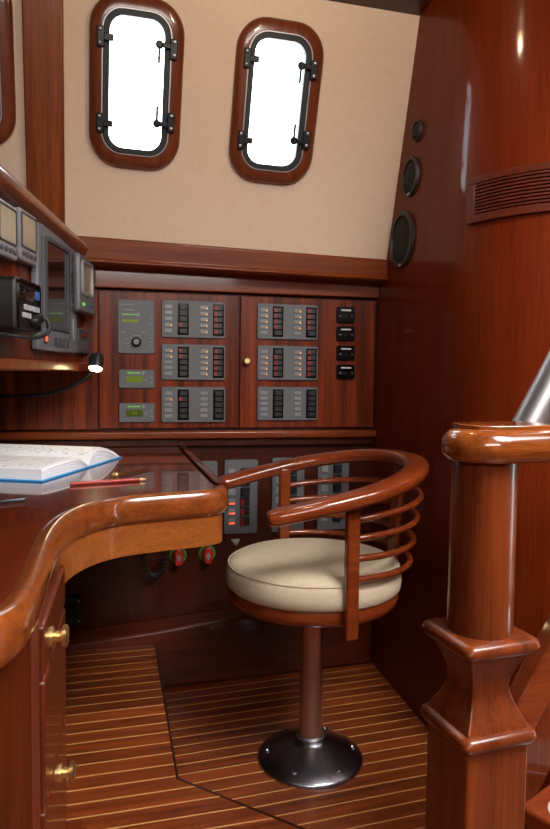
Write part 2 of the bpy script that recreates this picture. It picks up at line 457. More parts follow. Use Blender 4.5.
def rows_panel(label, group, px, Y, cols, n, redled=False, tall=False):
    """cols: list of (label centre, breaker centre, on-flags, led-flags) in fractions of the plate width"""
    X, Z, w, h = on_wall(*px, Y)
    t = thing('breaker_panel', label, 'breaker panel', (X, Y, Z), 0, group)
    b = MB(); b.plate(rr(w, h, .006, 4), 0, -.008); obj('plate', b, M_grey, t, bevel=.0012)
    lw, bw = (.115*w, .15*w) if not tall else (.2*w, .28*w)
    top = h*.40; bot = -h*.40
    for lc, bc, on, led in cols:
        st = (top-bot)/n
        b = MB(); b.box((w*(bc-.5), -.009, 0), (bw+.004, .003, (top-bot)+.006)) if not tall else b.box((w*(bc-.5), -.0083, 0), (.001, .001, .001))
        if not tall: obj('switch_bezel', b, M_blackgloss, t)
        else: b.bm.free()
        for i in range(n):
            z = top-st*(i+.5)
            b = MB(); b.box((w*(lc-.5), -.009, z), (lw, .003, st*.62)); lb = obj('label_window', b, M_label, t, bevel=.0006)
            if led[i] == '1':
                b = MB(); b.box((w*(lc-.5)+lw*.38, -.0112, z-st*.14), (lw*.15, .002, lw*.15)); obj('indicator_light', b, M_redled if redled else M_amber, lb)
                if redled:
                    b = MB(); b.box((w*(lc-.5), -.0108, z-st*.16), (lw*.7, .001, st*.12)); obj('lit_legend', b, M_redled, lb)
            b = MB(); b.loops([[(w*(bc-.5)+s*bw/2, -.010, z-q*st*.42) for s, q in ((-1, -1), (1, -1), (1, 1), (-1, 1))], [(w*(bc-.5)+s*bw*.36, -.0155, z-q*st*.36) for s, q in ((-1, -1), (1, -1), (1, 1), (-1, 1))]])
            sw = obj('breaker_switch', b, M_black, t)
            if on[i] == '1':
                b = MB(); b.box((w*(bc-.5)-bw*.32, -.0145, z), (bw*.34, .006, st*.74)); obj('red_flag', b, M_red, sw, label='red switched-on end')
    return t
G1 = 'circuit breaker panels on the cabinet doors'
two = lambda a, b_, c, d: [(.105, .335, a, b_), (.66, .89, c, d)]
rows_panel('grey circuit breaker panel, top left of the six on the cabinet doors', G1, (161.5, 301, 225, 338), YD, two('00010', '00010', '11111', '11111'), 5)
rows_panel('grey circuit breaker panel, middle left of the six on the cabinet doors', G1, (161.5, 344.6, 225, 380), YD, two('11000', '11000', '11111', '11111'), 5)
rows_panel('grey circuit breaker panel, bottom left of six, one red switch on', G1, (161.5, 387, 225, 422), YD, two('01000', '01000', '00000', '00000'), 5)
rows_panel('grey circuit breaker panel, top right of the six on the cabinet doors', G1, (257, 304.5, 317, 339.6), YD, two('11110', '11110', '11110', '11110'), 5)
rows_panel('grey circuit breaker panel, middle right of six, beside the brass knob', G1, (257, 346, 317, 380), YD, two('01111', '01111', '11111', '11111'), 5)
rows_panel('grey circuit breaker panel, bottom right of six, all switches black', G1, (257, 387, 317, 420), YD, two('00000', '00000', '00000', '00000'), 5)
G2 = 'tall breaker panels on the lower wall'
YL = 2.0
col1 = lambda on: [(.22, .62, on, on)]
rows_panel('tall grey breaker panel on the lower wall, hidden behind the desk edge', G2, (186, 461, 217, 534), YL, col1('000000'), 6, True, True)
rows_panel('tall grey breaker panel beside the desk corner, lower three lights red', G2, (224, 459.5, 257, 533), YL, col1('000111'), 6, True, True)
rows_panel('tall grey breaker panel seen between the chair armrests, no lights lit', G2, (271.5, 457.5, 303.5, 531), YL, col1('000000'), 6, True, True)
rows_panel('tall grey breaker panel behind the chair back, farthest right of lower row', G2, (317, 456, 348, 529), YL, col1('010000'), 6, True, True)

# charger panel and two small meters
X, Z, w, h = on_wall(118, 300, 154.4, 353.6, YD)
t = thing('charger_control', 'tall grey control panel with round knob and green display on left cabinet door', 'control panel', (X, YD, Z))
b = MB(); b.plate(rr(w, h, .005, 4), 0, -.007); obj('plate', b, M_grey, t, bevel=.001)
b = MB(); b.box((-w*.16, -.0075, h*.105), (w*.44, .002, h*.065)); obj('display', b, M_lcd, t)
for i in range(6):
    b = MB(); b.box((-w*.37+i*w*.065, -.0078, h*.225), (w*.03, .002, w*.03)); obj('indicator_light', b, M_green, t)
b = MB(); b.lathe([(.006, 0), (.006, .003)], (w*.04, -.007, h*.225), 10, Matrix.Rotation(radians(90), 3, 'X')); obj('push_button', b, M_label, t)
b = MB(); b.lathe([(.014, 0), (.014, .006), (.0115, .014), (.010, .016)], (w*.0, -.007, -h*.285), 18, Matrix.Rotation(radians(90), 3, 'X')); k = obj('rotary_knob', b, M_black, t)
b = MB(); b.lathe([(.008, 0), (.007, .002)], (w*.0, -.023, -h*.285), 14, Matrix.Rotation(radians(90), 3, 'X')); obj('knob_cap', b, M_label, k)
b = MB()
for x, z, l in ((-.25, .41, .36), (-.2, .31, .34), (-.36, -.1, .1), (.2, -.1, .1), (-.17, -.2, .05), (.02, -.165, .2), (-.27, -.24, .12), (-.29, -.31, .2), (-.2, -.36, .12), (.4, .16, .06), (.4, .06, .06), (.4, -.2, .06), (.4, -.28, .06), (.4, -.36, .06)):
    b.box((x*w, -.0073, z*h), (l*w, .001, .0022))
obj('legend', b, M_label, t)
for px, lab in (((119, 369.7, 154.4, 388), 'small grey meter with green display, upper of two on left cabinet door'), ((119.3, 403, 154.4, 422), 'small grey meter with dim green display, lower of two on left cabinet door')):
    X, Z, w, h = on_wall(*px, YD)
    t = thing('battery_meter', lab, 'meter', (X, YD, Z), 0, 'battery meters on the cabinet door')
    b = MB(); b.plate(rr(w, h, .004, 4), 0, -.007); obj('plate', b, M_grey, t, bevel=.001)
    b = MB(); b.box((-w*.07, -.0075, -h*.02), (w*.46, .002, h*.34)); d = obj('display', b, M_lcd if 'upper' in lab else M_lcdd, t)
    b = MB()
    for i in range(3): b.box((-w*.07+(i-1)*w*.05, -.0088, -h*.02), (w*.022, .001, h*.2))
    obj('digits', b, M_lcd, d)
    for i in range(6):
        b = MB(); b.box((-w*.24+i*w*.06, -.0075, h*.32), (w*.03, .002, w*.035)); obj('indicator_light', b, M_green, t)
    b = MB(); b.lathe([(.005, 0), (.005, .003)], (w*.18, -.007, h*.32), 10, Matrix.Rotation(radians(90), 3, 'X')); obj('push_button', b, M_label, t)
    b = MB()
    for x, z in ((.41, .08), (.41, -.2), (.25, -.05)): b.box((x*w, -.0073, z*h), (.07*w, .001, .003))
    obj('legend', b, M_label, t)
# four black gauges
for i, (y0, y1) in enumerate(((307, 323), (326.5, 341), (345.8, 360.3), (364.7, 379))):
    X, Z, w, h = on_wall(336, y0, 354, y1, YD)
    t = thing('tank_gauge', 'small black square gauge, %s in the column of four' % ('topmost', 'second', 'third', 'lowest')[i], 'gauge', (X, YD, Z), 0, 'black gauges on right cabinet door')
    b = MB(); b.plate(rr(w, h, .006, 4), 0, -.009); obj('bezel', b, M_blackgloss, t, bevel=.0015)
    b = MB(); b.box((0, -.0095, h*.28), (w*.55, .001, h*.10)); obj('legend', b, M_white, t)
    b = MB(); b.box((-w*.08, -.0098, -h*.1), (w*.3, .003, h*.24)); obj('display', b, M_screen, t)
    for s in (-1, 1):
        b = MB(); b.lathe([(.0042, 0), (.0042, .004), (.003, .005)], (s*w*.33, -.009, -h*.1), 10, Matrix.Rotation(radians(90), 3, 'X')); obj('push_button', b, M_spring if s > 0 else M_greyd, t)

# ------------------------------------------------------------------ lower wall fittings
for px, lab in (((178, 555), 'red isolator knob on green disc, left of the pair under the desk'), ((207, 553), 'red isolator knob on green disc, right of the pair near the chair')):
    p = on_y(*px, 2.0)
    t = thing('isolator_switch', lab, 'switch knob', (p.x, 2.0, p.z), 0, 'isolator switches under the desk')
    RX = Matrix.Rotation(radians(90), 3, 'X')
    b = MB(); b.lathe([(.026, 0), (.026, .004)], (0, 0, 0), 28, RX); obj('green_disc', b, M_greenp, t, bevel=.001)
    b = MB(); b.lathe([(.0195, 0), (.0195, .010), (.016, .014)], (0, -.004, 0), 20, RX); b.plate(rr(.023, .050, .009, 4), -.012, -.034); k = obj('red_handle', b, M_redp, t, bevel=.003)
    b = MB(); b.plate([(0, .012), (-.007, 0), (0, -.012), (.007, 0)], -.0335, -.036); obj('arrow_mark', b, M_label, k)
# coiled cord
p0 = on_y(143, 545, 1.95); p1 = on_y(166, 545, 1.95)
cx, z0 = (p0.x+p1.x)/2, on_y(155, 545, 1.95).z; wdt = (p1.x-p0.x)/2; zlow = on_y(155, 577, 1.95).z
path = []
N = 600
for i in range(N+1):
    s = i/N; th = pi*s
    c = Vector((cx-wdt*cos(th)*(1 if True else 0), 1.965, z0-(z0-zlow)*sin(th)**.6))
    path.append(c)
core = path; coil = []
for i, c in enumerate(core):
    tn = (core[min(N, i+1)]-core[max(0, i-1)]).normalized(); s1 = Vector((0, 1, 0)); s2 = tn.cross(s1)
    a = 2*pi*19*i/N; coil.append(c+(s1*cos(a)+s2*sin(a))*.0078)
b = MB(); b.tube([Vector((cx-wdt, 1.965, .66))]+coil+[Vector((cx+wdt, 1.965, .66))], .0021, 6, up=(0, 1, 0))
tag(obj('coiled_cord', b, M_rubber), 'black coiled handset cord hanging in a loop below the desk', 'cord')
# black socket low on the wall
X, Z, w, h = on_wall(62, 596, 82, 624, 2.0)
t = thing('wall_socket', 'black wall socket in the dark knee space left of the cord', 'socket', (X, 2.0, Z))
b = MB(); b.plate(rr(w, h, .006, 4), 0, -.012); obj('cover_plate', b, M_black, t, bevel=.002)
b = MB(); b.plate(rr(w*.5, h*.5, .006, 4), -.012, -.015); obj('socket_insert', b, M_blackgloss, t)
b = MB()
for s in (-1, 1): b.lathe([(.003, 0), (.003, .002)], (w*.36, -.012, s*h*.36), 8, RX)
obj('screw', b, M_steel, t)
# small grey bilge switch under the second lower panel
X, Z, w, h = on_wall(231, 539, 240, 545, 2.0)
t = thing('toggle_switch', 'tiny grey toggle switch on the lower wall beside the seat cushion', 'switch', (X, 2.0, Z))
b = MB(); b.plate([(-w/2, h/2), (w/2, h/2), (0.004, -h/2), (-.004, -h/2)][::-1], 0, -.006); obj('bezel', b, M_instl, t, bevel=.001)
b = MB(); b.box((0, -.011, 0), (.005, .012, .005)); obj('lever', b, M_steel, t)

# ------------------------------------------------------------------ navigation desk
ZD = .703
desk = thing('navigation_desk', 'varnished mahogany chart table with thick curved rim, open book lying on it', 'desk', (-.2, 1.2, ZP))
rim_ctrl = [(.160, 1.99), (.168, 1.65), (.180, 1.32), (.186, 1.262), (.172, 1.222), (.13, 1.200), (.05, 1.178), (-.01, 1.155), (-.055, 1.11), (-.083, 1.04), (-.094, .94), (-.093, .83), (-.090, .74), (-.091, .67), (-.099, .625), (-.124, .588), (-.2, .562), (-.62, .545)]
rim = [(p.x, p.y) for p in catmull([(x, y, 0) for x, y in rim_ctrl], 5)]
def offset_curve(P, d):
    out = []
    for i, (x, y) in enumerate(P):
        a = P[max(0, i-1)]; c = P[min(len(P)-1, i+1)]; t = Vector((c[0]-a[0], c[1]-a[1])).normalized()
        out.append((x+t.y*d, y-t.x*d))
    return out
inner = offset_curve(rim, -.02)
# decide which side is inside (towards -x at the right edge)
if offset_curve(rim, .02)[2][0] < rim[2][0]: inner = offset_curve(rim, .02); SG = 1
else: SG = -1
top_poly = inner+[(-.62, 1.99)]
b = MB(); b.prism(top_poly, ZD-.03, ZD-.002); obj('desktop', b, M_desk, desk, world=True)
# rim: rounded moulding swept along the curve (front part) and slim fiddle along the right edge
i_corner = min(range(len(rim)), key=lambda i: (rim[i][0]-.186)**2+(rim[i][1]-1.262)**2)
front = rim[i_corner-1:]
sec_rim = [(-.004, -.002), (.006, .002), (.0125, .0015), (.0165, -.003), (.0196, -.012), (.0212, -.024), (.0202, -.037), (.0155, -.0455), (.007, -.050), (-.004, -.050)]
pts = [Vector((x, y, ZD)) for x, y in offset_curve(front, SG*.0205)]
b = MB()
rings = []
for i, p in enumerate(pts):
    a = pts[max(0, i-1)]; c = pts[min(len(pts)-1, i+1)]; t = (c-a).normalized(); outv = Vector((t.y, -t.x, 0))*(-SG)
    rings.append([p+outv*x+Vector((0, 0, z)) for x, z in sec_rim])
b.loops(rings); obj('rim', b, M_rim, desk, world=True, smooth=60)
side = offset_curve(rim[:i_corner+1], SG*.008)
b = MB(); b.sweep([Vector((x, y, ZD+.001)) for x, y in side], [(-.008, -.05), (.008, -.05), (.008, .003), (.004, .006), (-.004, .006), (-.008, .003)])
obj('side_fiddle', b, M_desk, desk, world=True, bevel=.001)
# apron below the rim
apr = offset_curve(rim[i_corner-2:], SG*.010); apr2 = offset_curve(rim[i_corner-2:], SG*.028)
cut = [k for k, p in enumerate(apr) if p[1] > .95 or k < 12]
apr, apr2 = [apr[k] for k in cut], [apr2[k] for k in cut]
b = MB(); b.loops([[(x, y, ZD-.028), (x2, y2, ZD-.028), (x2, y2, .600), (x, y, .600)] for (x, y), (x2, y2) in zip(apr, apr2)])
obj('apron', b, M_rim_u, desk, world=True, bevel=.002)
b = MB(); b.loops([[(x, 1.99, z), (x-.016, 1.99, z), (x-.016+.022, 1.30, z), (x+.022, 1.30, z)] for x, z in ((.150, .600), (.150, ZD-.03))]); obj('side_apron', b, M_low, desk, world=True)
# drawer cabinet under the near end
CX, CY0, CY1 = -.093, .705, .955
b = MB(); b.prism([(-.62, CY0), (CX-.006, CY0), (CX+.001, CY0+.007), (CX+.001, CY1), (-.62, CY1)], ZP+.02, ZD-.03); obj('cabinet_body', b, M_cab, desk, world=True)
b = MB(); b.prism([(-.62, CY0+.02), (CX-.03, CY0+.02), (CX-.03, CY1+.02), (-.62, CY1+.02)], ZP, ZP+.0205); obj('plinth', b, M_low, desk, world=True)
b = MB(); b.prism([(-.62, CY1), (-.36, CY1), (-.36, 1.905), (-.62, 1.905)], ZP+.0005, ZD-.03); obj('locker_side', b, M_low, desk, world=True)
RY = Matrix.Rotation(radians(90), 3, 'Y')
kprof = [(.0115, 0), (.0115, .003), (.006, .005), (.006, .010), (.012, .013), (.013, .017), (.010, .019), (.0, .0195)][:-1]
for z0, z1, kz, ky, nm in ((.598, .652, .619, .775, 'drawer'), (.454, .592, None, 0, 'fixed_panel'), (ZP+.045, .447, .410, .855, 'cupboard_door')):
    b = MB(); b.box((CX-.001, (CY0+CY1)/2+.004, (z0+z1)/2), (.014, CY1-CY0-.02, z1-z0)); d = obj(nm, b, M_cab, desk, bevel=.003, world=True)
    if kz:
        b = MB(); b.lathe(kprof, (CX+.006, ky, kz), 20, RY); obj('knob', b, M_brass, d, world=True, label='turned brass knob')
# block on the floor at the foot of the desk
p = on_z(86, 818, ZP+.03)
b = MB(); b.prism([(-.30, CY1+.03), (p.x, CY1+.03), (p.x, p.y), (-.30, p.y)], ZP+.0005, ZP+.03)
tag(obj('foot_rest', b, M_step, bevel=.006, seg=3), 'low wooden foot block on the striped floor at the cabinet foot', 'foot rest')

# ------------------------------------------------------------------ things on the desk
TOP = ZD-.002
s = Vector((-.927, .376, 0)); wv = Vector((.376, .927, 0)); g = Vector((-.092, 1.562, TOP))
bang = atan2(wv.y, wv.x)
bk = thing('open_book', 'open hardback chart book with blue cover lying on the desk', 'book', g, bang)   # local x: across the pages, y: along the spine
L_, HWn, HWf = .27, .205, .182
b = MB(); b.prism([(-HWn-.006, -.005), (HWf+.006, -.005), (HWf+.006, L_+.005), (-HWn-.006, L_+.005)], .0, .0035); obj('cover', b, M_blue, bk, bevel=.001)
NEAR = [(0, .0045), (.05, .009), (.12, .017), (.22, .025), (.4, .0285), (.7, .027), (.97, .024), (1.0, .0225)]
FAR = [(0, .0045), (.02, .013), (.05, .0225), (.11, .0295), (.25, .033), (.4, .0315), (.6, .0255), (.8, .0165), (.93, .0085), (1.0, .0042)]
def half(sign, hw, prof_):
    P = [(q*hw*sign, .0042+(z-.0042)*(1.12 if sign < 0 else 1.28)) for q, z in prof_]
    b = MB(); b.loops([[(x, y, z) for x, z in P+[(sign*hw, .0037), (0, .0037)]] for y in (0, L_)])
    blk = obj('page_block', b, M_paper, bk, smooth=50)
    b = MB(); b.loops([[(x, y, z+d_) for d_, x, z in [(.0008, x, z) for x, z in P[2:-1]]+[(.0002, x, z) for x, z in P[2:-1][::-1]]] for y in (.004, L_-.004)])
    obj('printed_page', b, M_page, blk, smooth=60)
    for k in range(3):                                   # fanned leaves standing a little proud at the end of the block
        f = .80-.22*k
        lf = [(x*(1 if sign < 0 else .62+.38*f), .0037+(z-.0037)*f) for x, z in P]
        b = MB(); b.loops([[(x, y, z) for x, z in lf+[(x, z-.0007) for x, z in lf[::-1]]] for y in (-.003+.0007*k, .01)])
        obj('fanned_leaf', b, M_paper, blk, smooth=60)
half(-1, HWn, NEAR); half(1, HWf, FAR)
def rod_thing(name, label, cat, a, c, segs):
    a = Vector(a); c = Vector(c); t = thing(name, label, cat, a, atan2(c.y-a.y, c.x-a.x)); ln = (c-a).length
    for nm, f0, f1, r0, r1, m in segs:
        b = MB(); b.lathe([(r0, 0), (r1, (f1-f0)*ln)], (f0*ln, 0, 0), 12, RY); obj(nm, b, m, t)
    return t
pa = on_z(70, 484, TOP+.004); pb = on_z(147, 479, TOP+.004)
rod_thing('pencil', 'dark red wooden pencil lying on the desk in front of the book', 'pencil', pa, pb, (('barrel', 0, .90, .0037, .0037, M_pencil), ('sharpened_tip', .90, .985, .0037, .0010, M_bare), ('lead', .985, 1, .0010, .0003, M_black)))
pa = on_z(116, 475, TOP+.004); pb = on_z(152, 467, TOP+.004)
t = rod_thing('drawing_compass', 'brown slim drawing compass with brass hinge lying behind the pencil', 'compass', pa, pb, (('leg', .04, .8, .0034, .0022, M_brown), ('needle_point', .8, 1, .0018, .0004, M_brown)))
b = MB(); b.lathe([(.006, -.004), (.0075, -.002), (.0075, .002), (.006, .004)], (0, 0, .0005), 14); b.box((-.006, 0, .0005), (.012, .006, .006)); obj('brass_hinge', b, M_brass, t, bevel=.0008, label='brass pivot end')
pa = on_z(-14, 503, TOP+.004); pb = on_z(24, 500, TOP+.004)
t = rod_thing('chart_dividers', 'steel chart dividers lying at the left edge of the desk', 'dividers', pa, pb, (('leg', .1, 1, .003, .001, M_hw),))
b = MB(); b.tube([(.01, 0, 0), (.04, .008, 0), (.062, .010, 0)], .002, 8); obj('leg', b, M_hw, t)
b = MB(); b.lathe([(.007, -.004), (.007, .004)], (.004, .002, .0005), 14); obj('pivot', b, M_chrome, t)

# ------------------------------------------------------------------ instrument console on the left
nc = Vector((.979, -.203, 0)).normalized(); dc = Vector((.203, .979, 0)).normalized(); ANG = atan2(nc.x, -nc.y)
P0 = Vector((-.254, 1.454, 0)) + nc*.018   # face of the console
def cpt(o, s_): return P0+nc*o+dc*s_           # offset from the face, distance along it
SE = (1.955-P0.y)/dc.y
con = thing('instrument_console', 'mahogany instrument console jutting from the hull side on the left', 'console', cpt(0, 0)+Vector((0, 0, .92)))
e = cpt(0, SE); n_ = cpt(0, -.5); sf = cpt(.037, SE); sn = cpt(.037, -.5)
b = MB(); b.prism([(e.x, e.y), (n_.x, n_.y), (-.9, n_.y), (-.9, e.y)], .943, 1.285); obj('cabinet_body', b, M_door, con, world=True)
b = MB(); b.prism([(sf.x, 1.975), (sn.x, sn.y), (-.9, sn.y), (-.9, 1.975)], .920, .9432); obj('shelf', b, M_trimx, con, bevel=.004, seg=3, world=True)
b = MB()
za, zc = on_plane(0, 173, cpt(.027, 0), nc), on_plane(78, 243, cpt(.027, 0), nc)
dz = (zc.z-za.z)/((zc-za).dot(dc)); s0 = (za-P0).dot(dc)
rp = [cpt(.002, q)+Vector((0, 0, za.z+dz*(q-s0))) for q in (-.5, 0, .2, .4, SE-.035)]
b.sweep(rp, [(.030*cos(a)*1.05, .027*sin(a)) for a in [2*pi*i/18 for i in range(18)]]); obj('rounded_rail', b, M_railc, con, world=True)
b = MB(); b.prism([(-.62, n_.y), (-.60, n_.y), (-.60, 1.975), (-.62, 1.975)], .72, .92); obj('locker_side', b, M_low, con, world=True)

def inst_frame(px, py, off):
    p = on_plane(px, py, cpt(off, 0), nc); return (p-P0).dot(dc), p.z
def instrument(name, label, cat, x0, x1, yt, yb, off, depth):
    """px corners: left/right edges at mid height and top/bottom at both sides"""
    sa, _ = inst_frame(x0, sum((yt[0], yb[0]))/2, off); sb, _ = inst_frame(x1, sum((yt[1], yb[1]))/2, off)
    zt_ = sum(inst_frame(x, y, off)[1] for x, y in ((x0, yt[0]), (x1, yt[1])))/2
    zb_ = sum(inst_frame(x, y, off)[1] for x, y in ((x0, yb[0]), (x1, yb[1])))/2
    t = thing(name, label, cat, cpt(0, (sa+sb)/2)+Vector((0, 0, (zt_+zb_)/2)), ANG)
    return t, sb-sa, zt_-zb_
def small_display(t, w, h, off):
    b = MB(); b.loops([[(x, -.0005, z) for x, z in rr(w*.96, h*.96, .008, 4)], [(x, -off*.6, z) for x, z in rr(w, h, .010, 4)], [(x, -off*.92, z) for x, z in rr(w, h, .010, 4)], [(x, -off, z) for x, z in rr(w*.94, h*.95, .008, 4)]])
    obj('housing', b, M_instl, t, smooth=30)
    b = MB(); b.ring(rr(w*.80, h*.68, .005, 4, 0, h*.10), rr(w*.74, h*.62, .004, 4, 0, h*.10), -off+.001, -off-.003); obj('bezel', b, M_greyd, t)
    b = MB(); b.plate(rr(w*.75, h*.63, .004, 4, 0, h*.10), -off+.001, -off-.001); obj('screen', b, M_tan, t)
    for i in range(4):
        b = MB(); b.lathe([(.0055, 0), (.0055, .003), (.004, .0045)], ((i-1.5)*w*.2, -off, -h*.36), 12, RX); obj('push_button', b, M_greyd, t)
D_IN = .022
t2, w2, h2 = instrument('instrument_display', 'silver square instrument display next to the large chart plotter', 'display', 19, 37.5, (207, 218), (258, 267), D_IN, D_IN)
t2['group'] = 'silver instrument displays'
small_display(t2, w2, h2, D_IN)
sL, zL = inst_frame(18, 234, D_IN)
t1 = thing('instrument_display', 'silver square instrument display, leftmost on the console, cut by the picture edge', 'display', cpt(0, sL-w2/2)+Vector((0, 0, zL-.003)), ANG, 'silver instrument displays')
for ch in list(t2.children): copy_part(ch, t1)

tp, w, h = instrument('chart_plotter', 'large grey chart plotter with dark screen in the middle of the console', 'chart plotter', 38.5, 77.5, (224, 246), (350, 354.5), .020, .020)
b = MB()
arch = []
for i in range(13):
    q = -1+2*i/12; arch.append((q*w/2, h/2+.014*(1-q*q)))
outl = [(-w/2, -h/2), (w/2, -h/2)]+[(x, z) for x, z in arch[::-1]]
b.plate(outl, -.0005, -.020); hs = obj('housing', b, M_inst, tp, bevel=.006, seg=3)
b = MB(); b.ring(rr(w*.60, h*.74, .008, 4, -w*.06, h*.055), rr(w*.52, h*.68, .005, 4, -w*.06, h*.055), -.018, -.024); obj('bezel', b, M_greyd, tp)
b = MB(); b.plate(rr(w*.53, h*.69, .005, 4, -w*.06, h*.055), -.018, -.0208); obj('screen', b, M_screen, tp)
for i in range(4):
    b = MB(); b.plate(rr(w*.055, h*.075, .004, 3, -w*.12+i*w*.105, -h*.415), -.019, -.023); obj('key', b, M_greyd, tp)
b = MB(); b.plate(rr(w*.085, h*.08, .005, 3, -w*.36, -h*.40), -.019, -.023); pk = obj('power_key', b, M_greyd, tp)
b = MB(); b.box((-w*.36, -.0235, -h*.40), (w*.035, .001, h*.04)); obj('power_mark', b, M_redled, pk)
for i in range(5):
    for j in range(2):
        b = MB(); b.plate(rr(w*.045, h*.035, .003, 3, w*.33+j*w*.09, h*(.22-.075*i)), -.019, -.0225); obj('key', b, M_greyd, tp)
b = MB(); b.plate(rr(w*.06, h*.2, .006, 3, w*.38, -h*.28), -.019, -.023); obj('key', b, M_instl, tp)
b = MB(); b.box((-w*.425, -.0205, h*.02), (w*.012, .001, h*.78)); b.box((w*.27, -.0205, h*.02), (w*.012, .001, h*.78)); obj('panel_groove', b, M_greyd, tp)

t4, w, h = instrument('depth_display', 'grey curved instrument with small pale screen, nearest the hull corner', 'display', 79, 95, (251, 263), (312, 315), .040, .040)
b = MB(); b.loops([[(x+dx_, y, z) for x, z in rr(w*k, h*k2, .010, 4)] for y, k, k2, dx_ in ((-.0005, .55, .92, w*.33), (-.024, 1.0, 1.0, .007), (-.033, 1.0, 1.0, .002), (-.040, .93, .95, 0))]); obj('housing', b, M_inst, t4, smooth=30)
b = MB(); arc_o = [(-w*.40+.5*w*.08*cos(a), h*.05+h*.34*sin(a)) for a in [radians(90+15*i) for i in range(13)]]
b.ring(rr(w*.66, h*.60, .012, 4, -w*.02, h*.10), rr(w*.56, h*.52, .008, 4, -w*.02, h*.10), -.038, -.045); obj('bezel', b, M_instl, t4)
b = MB(); b.plate(rr(w*.57, h*.53, .008, 4, -w*.02, h*.10), -.038, -.041); obj('screen', b, M_tan, t4)
for i, m in enumerate((M_green, M_bluebtn, M_greyd)):
    b = MB(); b.plate(rr(w*.12, h*.05, .002, 3, -w*.24+i*w*.24, -h*.36), -.038, -.0425); obj('key', b, m, t4)
t5, w, h = instrument('alarm_panel', 'small dark grey panel with red digits below the curved instrument', 'alarm panel', 79, 89, (328, 330), (353, 354), .016, .016)
b = MB(); b.plate(rr(w, h, .004, 3), -.0005, -.016); obj('plate', b, M_greyd, t5, bevel=.002)
b = MB(); b.box((0, -.0163, h*.22), (w*.6, .001, h*.16)); d = obj('display', b, M_screen, t5)
b = MB()
for i in range(3): b.box(((i-1)*w*.15, -.0169, h*.22), (w*.07, .0004, h*.10))
obj('digits', b, M_red, d)
for i in range(4):
    b = MB(); b.box((-w*.24+(i % 2)*w*.4, -.0165, -h*.05-(i//2)*h*.22), (w*.2, .002, h*.10)); obj('key', b, M_grey, t5)

# radio
tr, w, h = instrument('marine_radio', 'black radio telephone with lit keypad and coiled cable on the console', 'radio', 16, 39.5, (271, 288), (331, 335), .067, .067)
b = MB(); b.plate(rr(w, h, .012, 4), -.0005, -.067); obj('housing', b, M_black, tr, bevel=.006, seg=3)
b = MB(); b.ring(rr(w*.94, h*.92, .010, 4), rr(w*.86, h*.84, .008, 4), -.065, -.072); obj('bezel', b, M_blackgloss, tr)
for i in range(6):
    b = MB(); b.box((-w*.36, -.069, h*.34-i*h*.075), (w*.14, .006, h*.03)); obj('speaker_slot', b, M_blackgloss, tr)
b = MB(); b.plate(rr(w*.38, h*.22, .004, 3, w*.02, h*.22), -.066, -.0688); obj('screen', b, M_screen, tr)
for i in range(4):
    b = MB(); b.plate(rr(w*.11, h*.10, .002, 3, -w*.14+i*w*.165, -h*.03), -.066, -.0715); obj('key', b, M_keys, tr)
for i in range(2):
    b = MB(); b.plate(rr(w*.11, h*.10, .002, 3, -w*.20+i*w*.165, -h*.18), -.066, -.0715); obj('key', b, M_keys, tr)
b = MB(); b.plate(rr(w*.11, h*.16, .002, 3, w*.35, h*.24), -.066, -.0715); obj('key', b, M_bluebtn, tr)
b = MB(); b.lathe([(.013, 0), (.013, .006), (.010, .014)], (w*.17, -.067, -h*.26), 14, RX); b.lathe([(.009, 0), (.009, .012)], (w*.34, -.067, -h*.2), 12, RX); obj('dial', b, M_black, tr)
cab_pts = catmull([(w*.40, -.070, -h*.12), (w*.46, -.084, -h*.22), (w*.46, -.088, -h*.38), (w*.40, -.082, -h*.50), (w*.10, -.072, -h*.58), (-w*.3, -.06, -h*.58), (-w*.42, -.02, -h*.52)], 8)
b = MB(); b.tube(cab_pts, .0042, 8); obj('cable', b, M_rubber, tr)

# ------------------------------------------------------------------ gooseneck chart lamp
YLp = 1.80
hp = on_y(95.5, 361, YLp)
lamp = thing('gooseneck_lamp', 'black gooseneck chart lamp, lit, bending up beside the console shelf', 'lamp', (-.55, 1.90, .83))
tilt = Matrix.Rotation(radians(-24), 3, 'X') @ Matrix.Rotation(radians(6), 3, 'Y')
lp = [tuple(on_y(x, y, Y)) for x, y, Y in ((-60, 397, 1.90), (0, 396.5, 1.88), (40, 395, 1.86), (65, 389.5, 1.84), (83, 380, 1.82), (91, 373, 1.815), (95, 364, 1.812))]
b = MB(); b.tube(catmull([(-.598, 1.90, .83)]+lp, 8), .0052, 10); obj('gooseneck', b, M_black, lamp, world=True)
b = MB(); b.lathe([(.014, -.001), (.0185, -.001), (.019, .004), (.019, .026), (.016, .036), (.008, .041)], (hp.x, hp.y, hp.z-.018), 24, tilt); hd = obj('lamp_head', b, M_hw, lamp, world=True)
b = MB(); b.lathe([(.0175, -.0015), (.016, -.004), (.008, -.006)], (hp.x, hp.y, hp.z-.018), 24, tilt); obj('bulb', b, M_bulb, hd, world=True)
ld = bpy.data.lights.new('lamp_glow', 'SPOT'); ld.energy = .5; ld.color = (1, .78, .48); ld.spot_size = radians(110); ld.shadow_soft_size = .012; ld.spot_blend = .6
lo = bpy.data.objects.new('lamp_glow', ld); COL.objects.link(lo); lo.location = Vector((hp.x, hp.y, hp.z-.018)) + tilt @ Vector((0, 0, -.009))
lo.rotation_euler = tilt.to_euler()

